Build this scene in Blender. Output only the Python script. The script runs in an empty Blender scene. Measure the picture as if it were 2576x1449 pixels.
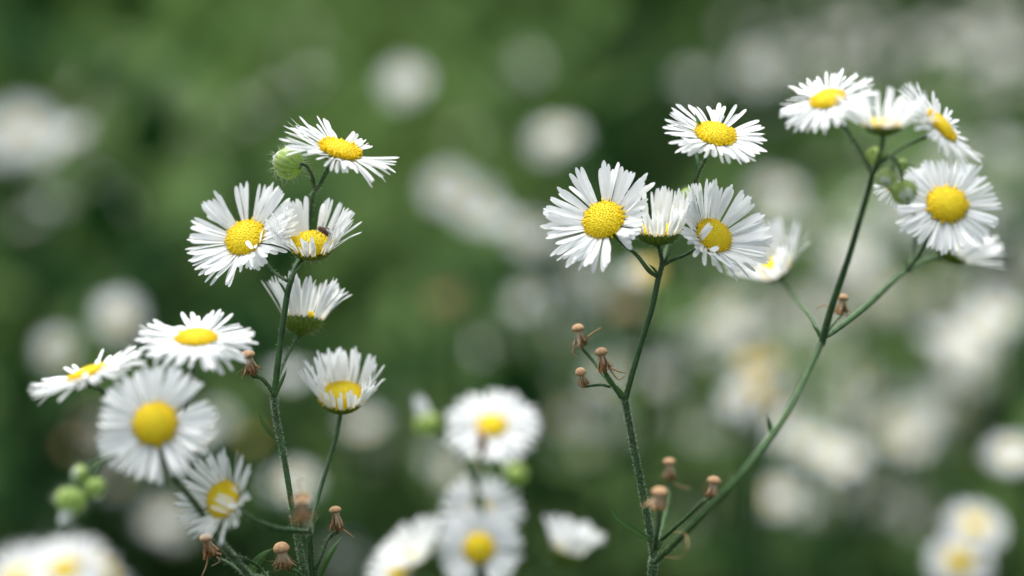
import bpy, math, random
import numpy as np
from mathutils import Vector, Matrix

# ------------------------------------------------------------------ camera, sky, sun, exposure
S = bpy.context.scene
COL = S.collection
F_MM, SENSOR, D = 85.0, 36.0, 0.378          # macro view: focus 378 mm in front of the lens
PITCH = math.radians(13.0)
CAM_Z = 0.90
cam_d = bpy.data.cameras.new("camera")
cam = bpy.data.objects.new("camera", cam_d)
COL.objects.link(cam)
cam.location = (0, 0, CAM_Z)
cam.rotation_euler = (math.pi / 2 - PITCH, 0, 0)
cam_d.lens, cam_d.sensor_width, cam_d.sensor_fit = F_MM, SENSOR, 'HORIZONTAL'
cam_d.clip_start, cam_d.clip_end = 0.02, 1000
cam_d.dof.use_dof = True
cam_d.dof.focus_distance = D
cam_d.dof.aperture_fstop = 6.2
S.camera = cam

SUN_EL, SUN_AZ = math.radians(70), math.radians(325)   # azimuth clockwise from +Y
w = bpy.data.worlds.new("World")
S.world = w
w.use_nodes = True
nt = w.node_tree
nt.nodes.clear()
sky = nt.nodes.new('ShaderNodeTexSky')
sky.sky_type = 'NISHITA'
sky.sun_disc = False
sky.sun_elevation, sky.sun_rotation = SUN_EL, SUN_AZ
sky.air_density, sky.dust_density, sky.ozone_density = 1.0, 3.5, 0.5
bg = nt.nodes.new('ShaderNodeBackground')
bg.inputs['Strength'].default_value = 0.125
out = nt.nodes.new('ShaderNodeOutputWorld')
hsv = nt.nodes.new('ShaderNodeHueSaturation')     # thin even cloud: the sky's blue is mostly washed out
hsv.inputs['Saturation'].default_value = 0.42
nt.links.new(sky.outputs[0], hsv.inputs['Color'])
nt.links.new(hsv.outputs[0], bg.inputs[0])
nt.links.new(bg.outputs[0], out.inputs[0])

sun_d = bpy.data.lights.new("sun", 'SUN')
sun_d.energy, sun_d.angle, sun_d.color = 2.9, math.radians(42), (1.0, 0.985, 0.95)
sun = bpy.data.objects.new("sun", sun_d)
COL.objects.link(sun)
sdir = Vector((math.sin(SUN_AZ) * math.cos(SUN_EL), math.cos(SUN_AZ) * math.cos(SUN_EL), math.sin(SUN_EL)))
sun.rotation_euler = sdir.to_track_quat('Z', 'Y').to_euler()
sun.location = (0, 0, 5)

S.view_settings.view_transform = 'Standard'
S.view_settings.look = 'None'
S.view_settings.exposure = 0.86
S.view_settings.gamma = 1.0
S.cycles.use_denoising = True
S.cycles.max_bounces = 8
S.cycles.transparent_max_bounces = 8

# ------------------------------------------------------------------ pixel <-> place helpers
RIGHT = Vector((1, 0, 0))
UP = Vector((0, math.sin(PITCH), math.cos(PITCH)))
FWD = Vector((0, math.cos(PITCH), -math.sin(PITCH)))
CAMP = Vector((0, 0, CAM_Z))
K = D * SENSOR / F_MM / 2576.0               # metres per photo pixel (2576 wide) at the focus plane


def at(px, py, dd=0.0):
    """a photo pixel at dd millimetres behind the focus plane"""
    d = D + dd / 1000.0
    s = K * d / D
    return CAMP + RIGHT * ((px - 1288) * s) + UP * (-(py - 724.5) * s) + FWD * d


def sc(dd):
    return K * (D + dd / 1000.0) / D


def cdir(x, y, z):
    """camera-space direction (x right, y up, z to the viewer)"""
    return (RIGHT * x + UP * y - FWD * z).normalized()


# ------------------------------------------------------------------ materials
def mat(name, base, rough=0.6, trans=0.0, noise=0.0, nscale=900, attr=None, base2=None, spec=0.3, bump=0.0, bscale=3000, tint=None):
    m = bpy.data.materials.new(name)
    m.use_nodes = True
    t = m.node_tree
    p = t.nodes['Principled BSDF']
    p.inputs['Roughness'].default_value = rough
    p.inputs['Specular IOR Level'].default_value = spec
    col = t.nodes.new('ShaderNodeRGB')
    col.outputs[0].default_value = (*base, 1)
    c = col.outputs[0]
    if base2 is not None:
        mx = t.nodes.new('ShaderNodeMix')
        mx.data_type = 'RGBA'
        mx.inputs['A'].default_value = (*base, 1)
        mx.inputs['B'].default_value = (*base2, 1)
        if attr:
            a = t.nodes.new('ShaderNodeAttribute')
            a.attribute_name = attr
            t.links.new(a.outputs['Fac'], mx.inputs['Factor'])
        c = mx.outputs['Result']
    tc = t.nodes.new('ShaderNodeTexCoord')
    if noise > 0:
        n = t.nodes.new('ShaderNodeTexNoise')
        n.inputs['Scale'].default_value = nscale
        n.inputs['Detail'].default_value = 4
        t.links.new(tc.outputs['Object'], n.inputs['Vector'])
        mr = t.nodes.new('ShaderNodeMapRange')
        mr.inputs['From Min'].default_value = 0.3
        mr.inputs['From Max'].default_value = 0.7
        mr.inputs['To Min'].default_value = 1 - noise
        mr.inputs['To Max'].default_value = 1 + noise
        t.links.new(n.outputs['Fac'], mr.inputs['Value'])
        vm = t.nodes.new('ShaderNodeVectorMath')
        vm.operation = 'SCALE'
        t.links.new(c, vm.inputs[0])
        t.links.new(mr.outputs[0], vm.inputs['Scale'])
        c = vm.outputs[0]
    t.links.new(c, p.inputs['Base Color'])
    if bump > 0:
        n2 = t.nodes.new('ShaderNodeTexNoise')
        n2.inputs['Scale'].default_value = bscale
        t.links.new(tc.outputs['Object'], n2.inputs['Vector'])
        b = t.nodes.new('ShaderNodeBump')
        b.inputs['Strength'].default_value = bump
        b.inputs['Distance'].default_value = 0.0002
        t.links.new(n2.outputs['Fac'], b.inputs['Height'])
        t.links.new(b.outputs[0], p.inputs['Normal'])
    if trans > 0:
        tr = t.nodes.new('ShaderNodeBsdfTranslucent')
        t.links.new(c, tr.inputs['Color'])
        ms = t.nodes.new('ShaderNodeMixShader')
        ms.inputs[0].default_value = trans
        t.links.new(p.outputs[0], ms.inputs[1])
        t.links.new(tr.outputs[0], ms.inputs[2])
        t.links.new(ms.outputs[0], t.nodes['Material Output'].inputs['Surface'])
    return m


M = dict(
    petal=mat('white_petal', (0.86, 0.88, 0.885), 0.55, 0.45, 0.04, 500),
    disc=mat('yellow_disc', (0.90, 0.65, 0.008), 0.75, 0.15, 0.07, 1500, 'tint', (0.76, 0.61, 0.02)),
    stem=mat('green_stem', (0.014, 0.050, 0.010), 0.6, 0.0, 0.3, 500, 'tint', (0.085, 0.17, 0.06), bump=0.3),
    hair=mat('pale_hair', (0.50, 0.58, 0.45), 0.6, 0.3),
    calyx=mat('green_calyx', (0.055, 0.12, 0.008), 0.55, 0.1, 0.15, 900, 'tint', (0.22, 0.29, 0.03)),
    bud=mat('lime_bud', (0.20, 0.38, 0.035), 0.55, 0.45, 0.1, 900, 'tint', (0.72, 0.84, 0.34)),
    leaf=mat('green_leaf', (0.04, 0.10, 0.03), 0.5, 0.25, 0.25, 300, 'tint', (0.10, 0.19, 0.05)),
    knob=mat('tan_receptacle', (0.40, 0.25, 0.13), 0.8, 0.0, 0.3, 1400, bump=0.6, bscale=5000),
    chaff=mat('withered_bract', (0.58, 0.46, 0.32), 0.7, 0.08, 0.2, 1500, 'tint', (0.25, 0.12, 0.035)),
    thread=mat('dry_filament', (0.46, 0.30, 0.16), 0.7, 0.2),
    fly=mat('brown_fly', (0.20, 0.10, 0.075), 0.5, 0.0, 0.3, 2500),
    wing=mat('fly_wing', (0.30, 0.22, 0.18), 0.3, 0.4),
    grass=mat('meadow_green', (0.006, 0.027, 0.005), 0.8, 0.25, 0.3, 6, 'tint', (0.084, 0.152, 0.03), spec=0.05),
    weed=mat('weed_leaf', (0.008, 0.030, 0.005), 0.75, 0.25, 0.25, 40, 'tint', (0.085, 0.150, 0.042), spec=0.06),
    soil=mat('meadow_soil', (0.03, 0.045, 0.015), 0.9, 0.0, 0.4, 5),
    weed_dark=mat('dark_weed_leaf', (0.006, 0.028, 0.006), 0.8, 0.2, 0.25, 40, 'tint', (0.014, 0.05, 0.012), spec=0.05),  # leaf colour kept very dark to paint the shade of gaps
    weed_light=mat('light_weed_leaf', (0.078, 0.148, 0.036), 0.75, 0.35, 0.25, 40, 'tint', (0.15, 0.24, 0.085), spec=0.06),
    straw=mat('dry_straw', (0.12, 0.08, 0.03), 0.8, 0.2, 0.2, 60),
)
MKEYS = list(M)


# ------------------------------------------------------------------ mesh builder
class MB:
    def __init__(s):
        s.v, s.f, s.m, s.t = [], [], [], []

    def add(s, verts, faces, key, tint=0.0):
        o = len(s.v)
        s.v += [tuple(p) for p in verts]
        s.t += list(tint) if hasattr(tint, '__len__') else [tint] * len(verts)
        s.f += [tuple(i + o for i in f) for f in faces]
        s.m += [key] * len(faces)

    def mesh(s, name, smooth=True):
        me = bpy.data.meshes.new(name)
        me.from_pydata(s.v, [], s.f)
        keys = sorted(set(s.m), key=MKEYS.index)
        for k in keys:
            me.materials.append(M[k])
        ix = {k: i for i, k in enumerate(keys)}
        me.polygons.foreach_set('material_index', [ix[k] for k in s.m])
        me.polygons.foreach_set('use_smooth', [smooth] * len(s.f))
        a = me.attributes.new('tint', 'FLOAT', 'POINT')
        a.data.foreach_set('value', s.t)
        me.update()
        return me

    def build(s, name, parent=None, local=Matrix.Identity(4), smooth=True):
        return link(name, s.mesh(name, smooth), parent, local)


def link(name, data, parent=None, local=Matrix.Identity(4)):
    o = bpy.data.objects.new(name, data)
    COL.objects.link(o)
    if parent is not None:
        o.parent = parent
    o.matrix_local = local
    return o


def empty(name, loc, label, cat, group=None, kind=None):
    o = bpy.data.objects.new(name, None)
    COL.objects.link(o)
    o.location = loc
    o.empty_display_size = 0.01
    tag(o, label, cat, group, kind)
    return o


def tag(o, label=None, cat=None, group=None, kind=None):
    if label: o['label'] = label
    if cat: o['category'] = cat
    if group: o['group'] = group
    if kind: o['kind'] = kind


def spline(pts, n=6):
    """Catmull-Rom through points; n steps per span"""
    P = [Vector(p) for p in pts]
    if len(P) == 2:
        return [P[0].lerp(P[1], i / n) for i in range(n + 1)]
    P = [P[0] * 2 - P[1]] + P + [P[-1] * 2 - P[-2]]
    r = []
    for i in range(1, len(P) - 2):
        a, b, c, d = P[i - 1:i + 3]
        for k in range(n):
            t = k / n
            r.append(0.5 * ((2 * b) + (c - a) * t + (2 * a - 5 * b + 4 * c - d) * t * t + (3 * b - a - 3 * c + d) * t ** 3))
    r.append(P[-2])
    return r


def tube(mb, pts, rad, key='stem', sides=8, rng=None, hairs=0, hlen=0.00035, cap=True, ribs=0.06, tint=None):
    """a tapered tube; rad = (start, end) or list per point"""
    n = len(pts)
    if not hasattr(rad, '__len__'):
        rad = (rad, rad)
    if len(rad) == 2 and n != 2:
        rad = [rad[0] + (rad[1] - rad[0]) * i / (n - 1) for i in range(n)]
    elif len(rad) != n:
        rad = [float(np.interp(i / (n - 1), np.linspace(0, 1, len(rad)), rad)) for i in range(n)]
    verts, tv, frames = [], [], []
    nrm = None
    for i, p in enumerate(pts):
        tg = (pts[min(i + 1, n - 1)] - pts[max(i - 1, 0)])
        if tg.length < 1e-9:
            tg = Vector((0, 0, 1))
        tg.normalize()
        if nrm is None:
            nrm = tg.orthogonal().normalized()
        nrm = (nrm - tg * nrm.dot(tg)).normalized()
        bn = tg.cross(nrm)
        frames.append((p, nrm.copy(), bn, tg, rad[i]))
        for k in range(sides):
            a = 2 * math.pi * k / sides
            rr = rad[i] * (1 + (ribs if k % 2 else -ribs))
            verts.append(p + (nrm * math.cos(a) + bn * math.sin(a)) * rr)
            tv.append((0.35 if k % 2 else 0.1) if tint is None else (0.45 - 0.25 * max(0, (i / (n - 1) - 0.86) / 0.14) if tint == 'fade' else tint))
    faces = [(i * sides + k, i * sides + (k + 1) % sides, (i + 1) * sides + (k + 1) % sides, (i + 1) * sides + k)
             for i in range(n - 1) for k in range(sides)]
    if cap:
        faces.append(tuple((n - 1) * sides + k for k in range(sides)))
        faces.append(tuple(reversed(range(sides))))
    mb.add(verts, faces, key, tv)
    if hairs and rng:
        for _ in range(hairs):
            x = rng.random() * (n - 1)
            i = min(int(x), n - 2)
            p0, n0, b0, t0, r0 = frames[i]
            p1 = frames[i + 1][0]
            p = p0.lerp(p1, x - i)
            a = rng.random() * 2 * math.pi
            o = n0 * math.cos(a) + b0 * math.sin(a)
            q = p + o * r0 * 0.95
            hair(mb, q, (o + t0 * rng.uniform(-0.3, 0.7)).normalized(), hlen * rng.uniform(0.4, 1.3), 0.000030, rng)


def hair(mb, p, d, L, wd, rng, key='hair', bend=0.35):
    s = d.orthogonal().normalized()
    s = (Matrix.Rotation(rng.random() * 6.28, 3, d) @ s)
    b = d.cross(s) * rng.uniform(-bend, bend) + s * rng.uniform(-bend, bend)
    m = p + d * L * 0.55 + b * L * 0.25
    e = p + d * L + b * L * 0.9
    u = d.cross(s)
    v = [p + s * wd, p - s * wd * 0.5 + u * wd * 0.8, p - s * wd * 0.5 - u * wd * 0.8]
    v2 = [x - p + m for x in v]
    v2 = [m + (x - m) * 0.7 for x in v2]
    mb.add(v + v2 + [e], [(0, 1, 4, 3), (1, 2, 5, 4), (2, 0, 3, 5), (3, 4, 6), (4, 5, 6), (5, 3, 6)], key, 0.5)


# ------------------------------------------------------------------ flower head (local frame: Z = the way it faces, Y = away / up, X = right)
PT = [0, .16, .36, .56, .76, .92, 1.0]
PW = [.42, .55, .76, .93, 1.0, .82, .30]


def petals(mb, R, rd, n=64, e0=8, ef=0, curve=-6, gaps=(), spec=(), rng=None, wf=0.074, short=(), jit=4, key='petal', lo=0.86):
    """R, rd real sizes; e0 base elevation (deg); ef added towards the viewer's side; gaps = (centre, half width) in deg clockwise from up"""
    L0 = R - rd * 0.82
    base = L0 if e0 < 25 else L0
    items = []
    for i in range(n):
        ph = 360 * i / n + rng.gauss(0, 360 / n * 0.42) + 4.0 * math.sin(math.radians(5 * 360 * i / n) + rd * 9e5)
        if any(abs((ph - g + 180) % 360 - 180) < h for g, h in gaps):
            continue
        lf = 1.0
        for (c_, h_, k_) in short:
            if abs((ph - c_ + 180) % 360 - 180) < h_:
                lf *= k_
        items.append((ph, i % 2, e0 + ef * max(0, -math.cos(math.radians(ph))) + rng.gauss(0, jit) + (5 if i % 2 else 0),
                      base * lf * rng.uniform(lo, 1.04), curve + rng.gauss(0, 9)))
    for (ph, e, lf, cv) in spec:
        items.append((ph, 1, e, base * lf, cv))
    for ph, lay, e, L, cv in items:
        a = math.radians(ph)
        d = Vector((math.sin(a), math.cos(a), 0))
        sd = Vector((math.cos(a), -math.sin(a), 0))
        wd = R * wf * rng.uniform(0.75, 1.15) * 0.5
        roll = math.radians(rng.gauss(0, 14))
        side_b = rng.gauss(0, 0.05) * L
        fold = rng.uniform(-0.05, 0.30)
        r, z = rd * (0.94 if lay else 1.0), (-0.02 if lay else -0.09) * rd
        verts = []
        pt = 0
        for t, pw in zip(PT, PW):
            el = math.radians(e + cv * t * 1.6)
            r += math.cos(el) * (t - pt) * L
            z += math.sin(el) * (t - pt) * L
            pt = t
            c = d * r + Vector((0, 0, z)) + sd * side_b * t * t
            up = Vector((0, 0, 1)) * math.cos(el) - d * math.sin(el)
            s2 = (sd * math.cos(roll) + up * math.sin(roll)) * wd * pw
            verts += [c - s2, c - up * wd * fold * pw, c + s2]
        faces = []
        for k in range(len(PT) - 1):
            o = k * 3
            faces += [(o, o + 1, o + 4, o + 3), (o + 1, o + 2, o + 5, o + 4)]
        mb.add(verts, faces, key, 0)


def disc(mb, rd, N=380, rng=None, h=0.42, opened=0.06, key='disc'):
    """domed centre made of small florets"""
    rd = rd * 0.98
    rings, seg = 6, 20
    v = [Vector((0, 0, h * rd))]
    for i in range(1, rings + 1):
        a = (i / rings) * math.pi / 2
        for k in range(seg):
            b = 2 * math.pi * k / seg
            v.append(Vector((math.cos(b) * math.sin(a) * rd * .97, math.sin(b) * math.sin(a) * rd * .97, math.cos(a) * h * rd)))
    f = [(0, 1 + k, 1 + (k + 1) % seg) for k in range(seg)]
    for i in range(rings - 1):
        o = 1 + i * seg
        f += [(o + k, o + seg + k, o + seg + (k + 1) % seg, o + (k + 1) % seg) for k in range(seg)]
    mb.add(v, f, key, 0.8)
    for i in range(N):
        q = math.sqrt((i + 0.5) / N)
        b = i * 2.39996 + rng.gauss(0, .05)
        a = min(1, q + rng.gauss(0, .012)) * math.pi / 2 * 0.98
        p = Vector((math.cos(b) * math.sin(a) * rd, math.sin(b) * math.sin(a) * rd, math.cos(a) * h * rd))
        nn = Vector((p.x, p.y, p.z / (h * h) * 0.75)).normalized()
        s = nn.orthogonal().normalized()
        u = nn.cross(s)
        rr = rd * 0.043 * rng.uniform(0.8, 1.2)
        op = q > 1 - opened and rng.random() < 0.75
        hh = rd * (rng.uniform(0.10, 0.22) if op else rng.uniform(0.015, 0.035))
        vv = []
        K6 = 5
        for lev, (rs, hz) in enumerate(((1.0, -0.3), (1.0 if not op else 0.8, 0.55), (0.55 if not op else 1.05, 1.0))):
            for k in range(K6):
                c = 2 * math.pi * k / K6 + b
                vv.append(p + (s * math.cos(c) + u * math.sin(c)) * rr * rs + nn * hh * hz)
        vv.append(p + nn * hh * (1.12 if not op else 0.75))
        ff = []
        for lev in range(2):
            o = lev * K6
            ff += [(o + k, o + (k + 1) % K6, o + K6 + (k + 1) % K6, o + K6 + k) for k in range(K6)]
        ff += [(2 * K6 + k, 2 * K6 + (k + 1) % K6, 3 * K6) for k in range(K6)]
        mb.add(vv, ff, key, min(1, max(0, 1.15 - q * 1.5 + rng.uniform(-.3, .3))) if not op else 0.0)


def calyx(mb, rd, rng, nh=40, depth=0.62, key='calyx', hl=0.28):
    """green cup of narrow bracts under the head"""
    prof = [(1.03, 0.0), (1.03, -0.12), (0.97, -0.26), (0.82, -0.44), (0.57, -0.57), (0.30, -0.64), (0.17, -0.74)]
    seg = 44
    v, tv = [], []
    for j, (pr, pz) in enumerate(prof):
        for k in range(seg):
            a = 2 * math.pi * k / seg
            rr = pr * rd * (1.0 + (0.035 if k % 2 else -0.02) * (1 if j < 5 else 0))
            zz = pz * rd * depth / 0.62 + (0.07 * rd * (1 if k % 2 else -1) if j == 0 else 0)
            v.append(Vector((math.cos(a) * rr, math.sin(a) * rr, zz)))
            tv.append((0.55 if k % 2 else 0.0) * (1 - j / 8) + 0.1)
    f = [(j * seg + k, (j + 1) * seg + k, (j + 1) * seg + (k + 1) % seg, j * seg + (k + 1) % seg)
         for j in range(len(prof) - 1) for k in range(seg)]
    mb.add(v, f, key, tv)
    for _ in range(nh):
        a = rng.random() * 6.283
        j = rng.randrange(1, 5)
        pr, pz = prof[j]
        p = Vector((math.cos(a) * pr * rd, math.sin(a) * pr * rd, pz * rd * depth / 0.62))
        dd = Vector((math.cos(a), math.sin(a), rng.uniform(-0.6, 0.1))).normalized()
        hair(mb, p, dd, rd * hl * rng.uniform(0.5, 1.2), 0.000022, rng, bend=0.8)


def frame(pos, A):
    A = A.normalized()
    V = (RIGHT - A * RIGHT.dot(A))
    V.normalize()
    U = A.cross(V)
    m = Matrix(((V.x, U.x, A.x, pos.x), (V.y, U.y, A.y, pos.y), (V.z, U.z, A.z, pos.z), (0, 0, 0, 1)))
    return m


HEADS = 0


def head(root, px, py, dd, axis, R, rd, seed=0, n=64, nh=40, **kw):
    """one flower head as a part of root; returns (base point, axis) for its stalk"""
    rng = random.Random(seed * 7 + 3)
    A = cdir(*axis)
    s = sc(dd)
    pos = at(px, py, dd) - A * rd * s * 0.2
    loc = Matrix.Translation(-root.location) @ frame(pos, A)
    dk = {k: kw.pop(k) for k in ('h', 'opened', 'N') if k in kw}
    dep = kw.pop('depth', 0.62)
    mb = MB()
    petals(mb, R * s, rd * s, n, rng=rng, **kw)
    hd = mb.build('flower_head', root, loc)
    mb = MB()
    disc(mb, rd * s, rng=rng, **dk)
    mb.build('yellow_disc', hd)
    mb = MB()
    calyx(mb, rd * s, rng, nh, dep)
    mb.build('calyx', hd)
    return pos - A * rd * s * 0.70 * dep / 0.62, A


def bud(root, px, py, dd, axis, r, seed=0, white=0.25, nh=70, open_=0.0, hl=0.55):
    """globular flower bud of ribbed bracts, white ray tips showing"""
    rng = random.Random(seed * 11 + 5)
    A = cdir(*axis)
    s = sc(dd)
    R = r * s
    pos = at(px, py, dd)
    loc = Matrix.Translation(-root.location) @ frame(pos, A)
    mb = MB()
    seg, rings = 30, 12
    v, tv = [], []
    for j in range(rings + 1):
        a = math.pi * (0.06 + 0.80 * j / rings)
        for k in range(seg):
            b = 2 * math.pi * k / seg + 0.25 * j / rings
            rr = R * math.sin(a) * (1 + (0.10 if k % 2 else -0.09) * min(1, math.sin(a) * 1.3))
            v.append(Vector((math.cos(b) * rr, math.sin(b) * rr, -math.cos(a) * R * (0.90 if a < 1.57 else 0.98))))
            tv.append((1.0 if k % 2 else 0.22) * (0.45 + 0.55 * j / rings) + max(0, j / rings - .6) * .5)
    f = [(j * seg + k, j * seg + (k + 1) % seg, (j + 1) * seg + (k + 1) % seg, (j + 1) * seg + k)
         for j in range(rings) for k in range(seg)]
    f.append(tuple(reversed(range(seg))))
    mb.add(v, f, 'bud', tv)
    for _ in range(nh):
        a = rng.uniform(0.25, 0.8) * math.pi
        b = rng.random() * 6.283
        p = Vector((math.cos(b) * math.sin(a), math.sin(b) * math.sin(a), -math.cos(a))) * R
        hair(mb, p * 0.98, (p.normalized() + Vector((0, 0, rng.uniform(-.9, .3)))).normalized(), R * hl * rng.uniform(0.4, 1.3), 0.000034, rng, bend=0.9)
    o = mb.build('flower_bud', root, loc)
    if white > 0:
        mb = MB()
        for k in range(30):
            b = 2 * math.pi * k / 30 + rng.gauss(0, 0.06)
            q_ = rng.uniform(0.25, 0.74)
            rr = R * q_
            d = Vector((math.cos(b), math.sin(b), 0))
            sd = Vector((-math.sin(b), math.cos(b), 0)) * R * 0.11
            z0, L = R * 0.92 * math.sqrt(1 - q_ * q_) * 1.05, R * white * rng.uniform(0.7, 1.2) * 2
            q = [d * rr + Vector((0, 0, z0)), d * rr * (0.95 + open_) + Vector((0, 0, z0 + L * .55)), d * rr * (0.6 + open_ * 1.6) + Vector((0, 0, z0 + L))]
            vv = []
            for x, ww in zip(q, (1, 1, .4)):
                vv += [x - sd * ww, x + sd * ww]
            mb.add(vv, [(0, 1, 3, 2), (2, 3, 5, 4)], 'petal')
        mb.build('petal_tips', o)
    return pos - A * R * 0.93, A


def seedhead(root, px, py, dd, axis, r, L, seed=0, pale=0.0, threads=(), spread=1.0):
    """bare tan receptacle over a skirt of withered bracts; px,py = centre of the knob"""
    rng = random.Random(seed * 13 + 1)
    A = cdir(*axis)
    s = sc(dd)
    R, L = r * s * .95, L * s
    pos = at(px, py, dd)
    loc = Matrix.Translation(-root.location) @ frame(pos, A)
    mb = MB()
    # neck and cup under the knob
    seg = 14
    prof = [(0.55, -0.15), (0.48, -0.45), (0.44, -0.9), (0.42, -1.25), (0.34, -L / R * 0.9), (0.2, -L / R * 1.0)]
    v, tv = [], []
    for j, (pr, pz) in enumerate(prof):
        for k in range(seg):
            a = 2 * math.pi * k / seg
            rr = pr * R * (1 + (0.1 if k % 2 else -0.1))
            v.append(Vector((math.cos(a) * rr, math.sin(a) * rr, pz * R)))
            tv.append(([0.9, 0.15, 0.3, 0.6, 1, 1] if k % 3 else [1, .7, .8, 1, 1, 1])[j])
    mb.add(v, [(j * seg + k, (j + 1) * seg + k, (j + 1) * seg + (k + 1) % seg, j * seg + (k + 1) % seg)
               for j in range(len(prof) - 1) for k in range(seg)], 'chaff', tv)
    rag = rng.uniform(.6, 1.3)
    for i in range(int(44 * rng.uniform(.8, 1.2))):
        b = rng.random() * 6.283
        d = Vector((math.cos(b), math.sin(b), 0))
        sd = Vector((-math.sin(b), math.cos(b), 0)) * R * rng.uniform(0.07, 0.15)
        l = L * rng.uniform(0.70, 1.0)
        out = (rng.uniform(-.1, 0.16) if rng.random() < .82 else rng.uniform(.25, .6)) * spread
        pts = [d * R * 0.52 + Vector((0, 0, -0.12 * R)),
               d * R * (0.50 + 0.10 * out) + Vector((0, 0, -0.35 * l)),
               d * R * (0.62 + 0.6 * out) + sd * rng.uniform(-2, 2) + Vector((0, 0, -0.68 * l)),
               d * R * (0.74 + 1.2 * out) + sd * rng.uniform(-3, 3) + Vector((0, 0, -0.90 * l)),
               d * R * (0.62 + 1.7 * out * rng.uniform(.5, 1.3) * rag) + sd * rng.uniform(-2, 2) * rag + Vector((0, 0, -l * rng.uniform(.80, 1.10)))]
        tw = sd * rng.uniform(-1.5, 1.5)
        dk_ = rng.choice((-.1, 0, 0, .35, .8))
        vv = []
        for j, (x, ww) in enumerate(zip(pts, (1, 1.1, 1.2, 1.1, .5))):
            vv += [x - sd * ww + tw * j * .3, x + sd * ww + tw * j * .3]
        mb.add(vv, [(2 * j, 2 * j + 1, 2 * j + 3, 2 * j + 2) for j in range(4)], 'chaff',
               [min(1, max(0, t_ - pale + dk_)) for t_ in (0, 0, .1, .1, .6, .6, .95, .95, 1, 1)])
    for i in range(9):
        b = rng.random() * 6.283
        hair(mb, Vector((math.cos(b) * R * .8, math.sin(b) * R * .8, -L * rng.uniform(.5, .9))),
             Vector((math.cos(b), math.sin(b), rng.uniform(-.6, .5))).normalized(), R * rng.uniform(.6, 1.6), 0.00003, rng, 'thread', 1.6)
    o = mb.build('seed_head', root, loc)
    mb = MB()
    seg, rings = 18, 9
    kh = rng.uniform(.50, .85)
    v = []
    for j in range(rings + 1):
        a = math.pi * (0.02 + 0.96 * j / rings)
        for k in range(seg):
            b = 2 * math.pi * k / seg
            z = math.cos(a) * R * (kh if math.cos(a) > 0 else 0.36)
            v.append(Vector((math.cos(b) * math.sin(a) * R * .9, math.sin(b) * math.sin(a) * R * .9, z)))
    f = [(j * seg + k, (j + 1) * seg + k, (j + 1) * seg + (k + 1) % seg, j * seg + (k + 1) % seg)
         for j in range(rings) for k in range(seg)]
    f += [tuple(range(seg)), tuple(reversed(range(rings * seg, (rings + 1) * seg)))]
    mb.add(v, f, 'knob')
    mb.build('receptacle', o)
    if threads:
        mb = MB()
        for th in threads:
            tube(mb, spline([at(*q) if len(q) == 3 else at(q[0], q[1], dd) for q in th], 6), (2.6 * s, 1.4 * s), 'thread', 5)
        for i, p in enumerate(mb.v):
            mb.v[i] = tuple(loc.inverted() @ (Vector(p) - root.location))
        mb.build('withered_filament', o)
    return pos - A * L * 0.98, A


def stems(root, branches, seed=0, hair_n=0.0, name='stem', sides=8, pale=()):
    """branches: (path, r0, r1) radii in photo px at the focus plane; path of (px,py,dd) or Vectors. One mesh."""
    rng = random.Random(seed)
    mb = MB()
    for bi, (path, rad) in enumerate(branches):
        pts = [(at(*p) if isinstance(p, tuple) else Vector(p)) - root.location for p in path]
        pts = spline(pts, 7)
        L = sum((pts[i + 1] - pts[i]).length for i in range(len(pts) - 1))
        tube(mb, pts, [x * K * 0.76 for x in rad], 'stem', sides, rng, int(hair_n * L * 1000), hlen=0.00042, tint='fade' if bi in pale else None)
    return mb.build(name, root)


def leaf(root, path, width, seed=0, twist=0.5, name='leaf', key='leaf'):
    rng = random.Random(seed)
    pts = spline([(at(*p) if isinstance(p, tuple) else Vector(p)) - root.location for p in path], 5)
    n = len(pts)
    mb = MB()
    v, tv = [], []
    for i, p in enumerate(pts):
        t = i / (n - 1)
        tg = (pts[min(i + 1, n - 1)] - pts[max(i - 1, 0)]).normalized()
        sd = tg.cross(FWD).normalized()
        nn = sd.cross(tg)
        sd = (sd * math.cos(twist) + nn * math.sin(twist))
        nn = sd.cross(tg)
        ww = width * K * 0.5 * max(0.04, math.sin(math.pi * min(1, 0.10 + 0.90 * t) ** 0.8)) if t < 1 else width * K * .03
        v += [p - sd * ww + nn * ww * .35, p - sd * ww * .5 + nn * ww * .12, p, p + sd * ww * .5 + nn * ww * .12, p + sd * ww + nn * ww * .35]
        tv += [0.25, 0.05, 0.8, 0.05, 0.25]
    f = [(i * 5 + k, i * 5 + k + 1, i * 5 + k + 6, i * 5 + k + 5) for i in range(n - 1) for k in range(4)]
    mb.add(v, f, key, tv)
    return mb.build(name, root)


def ground_base(px, dd, off=(0, 0)):
    p = at(px, 1449, dd)
    return Vector((p.x + off[0], p.y + off[1], 0))


# ------------------------------------------------------------------ the setting: ground
mb = MB()
NR, NA = 26, 48
v, f = [Vector((0, 0, 0))], []
for i in range(1, NR + 1):
    r = 0.25 * (1.32 ** i)
    for k in range(NA):
        a = 2 * math.pi * k / NA
        v.append(Vector((math.cos(a) * r, math.sin(a) * r, 0.02 * math.sin(r * 1.7 + a * 3) * min(1, r / 3))))
f += [(0, 1 + k, 1 + (k + 1) % NA) for k in range(NA)]
for i in range(NR - 1):
    o = 1 + i * NA
    f += [(o + k, o + NA + k, o + NA + (k + 1) % NA, o + (k + 1) % NA) for k in range(NA)]
mb.add(v, f, 'soil')
g = mb.build('ground')
g['kind'] = 'structure'

# ------------------------------------------------------------------ foreground plants
GRP = 'daisy fleabanes in the foreground'
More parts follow.
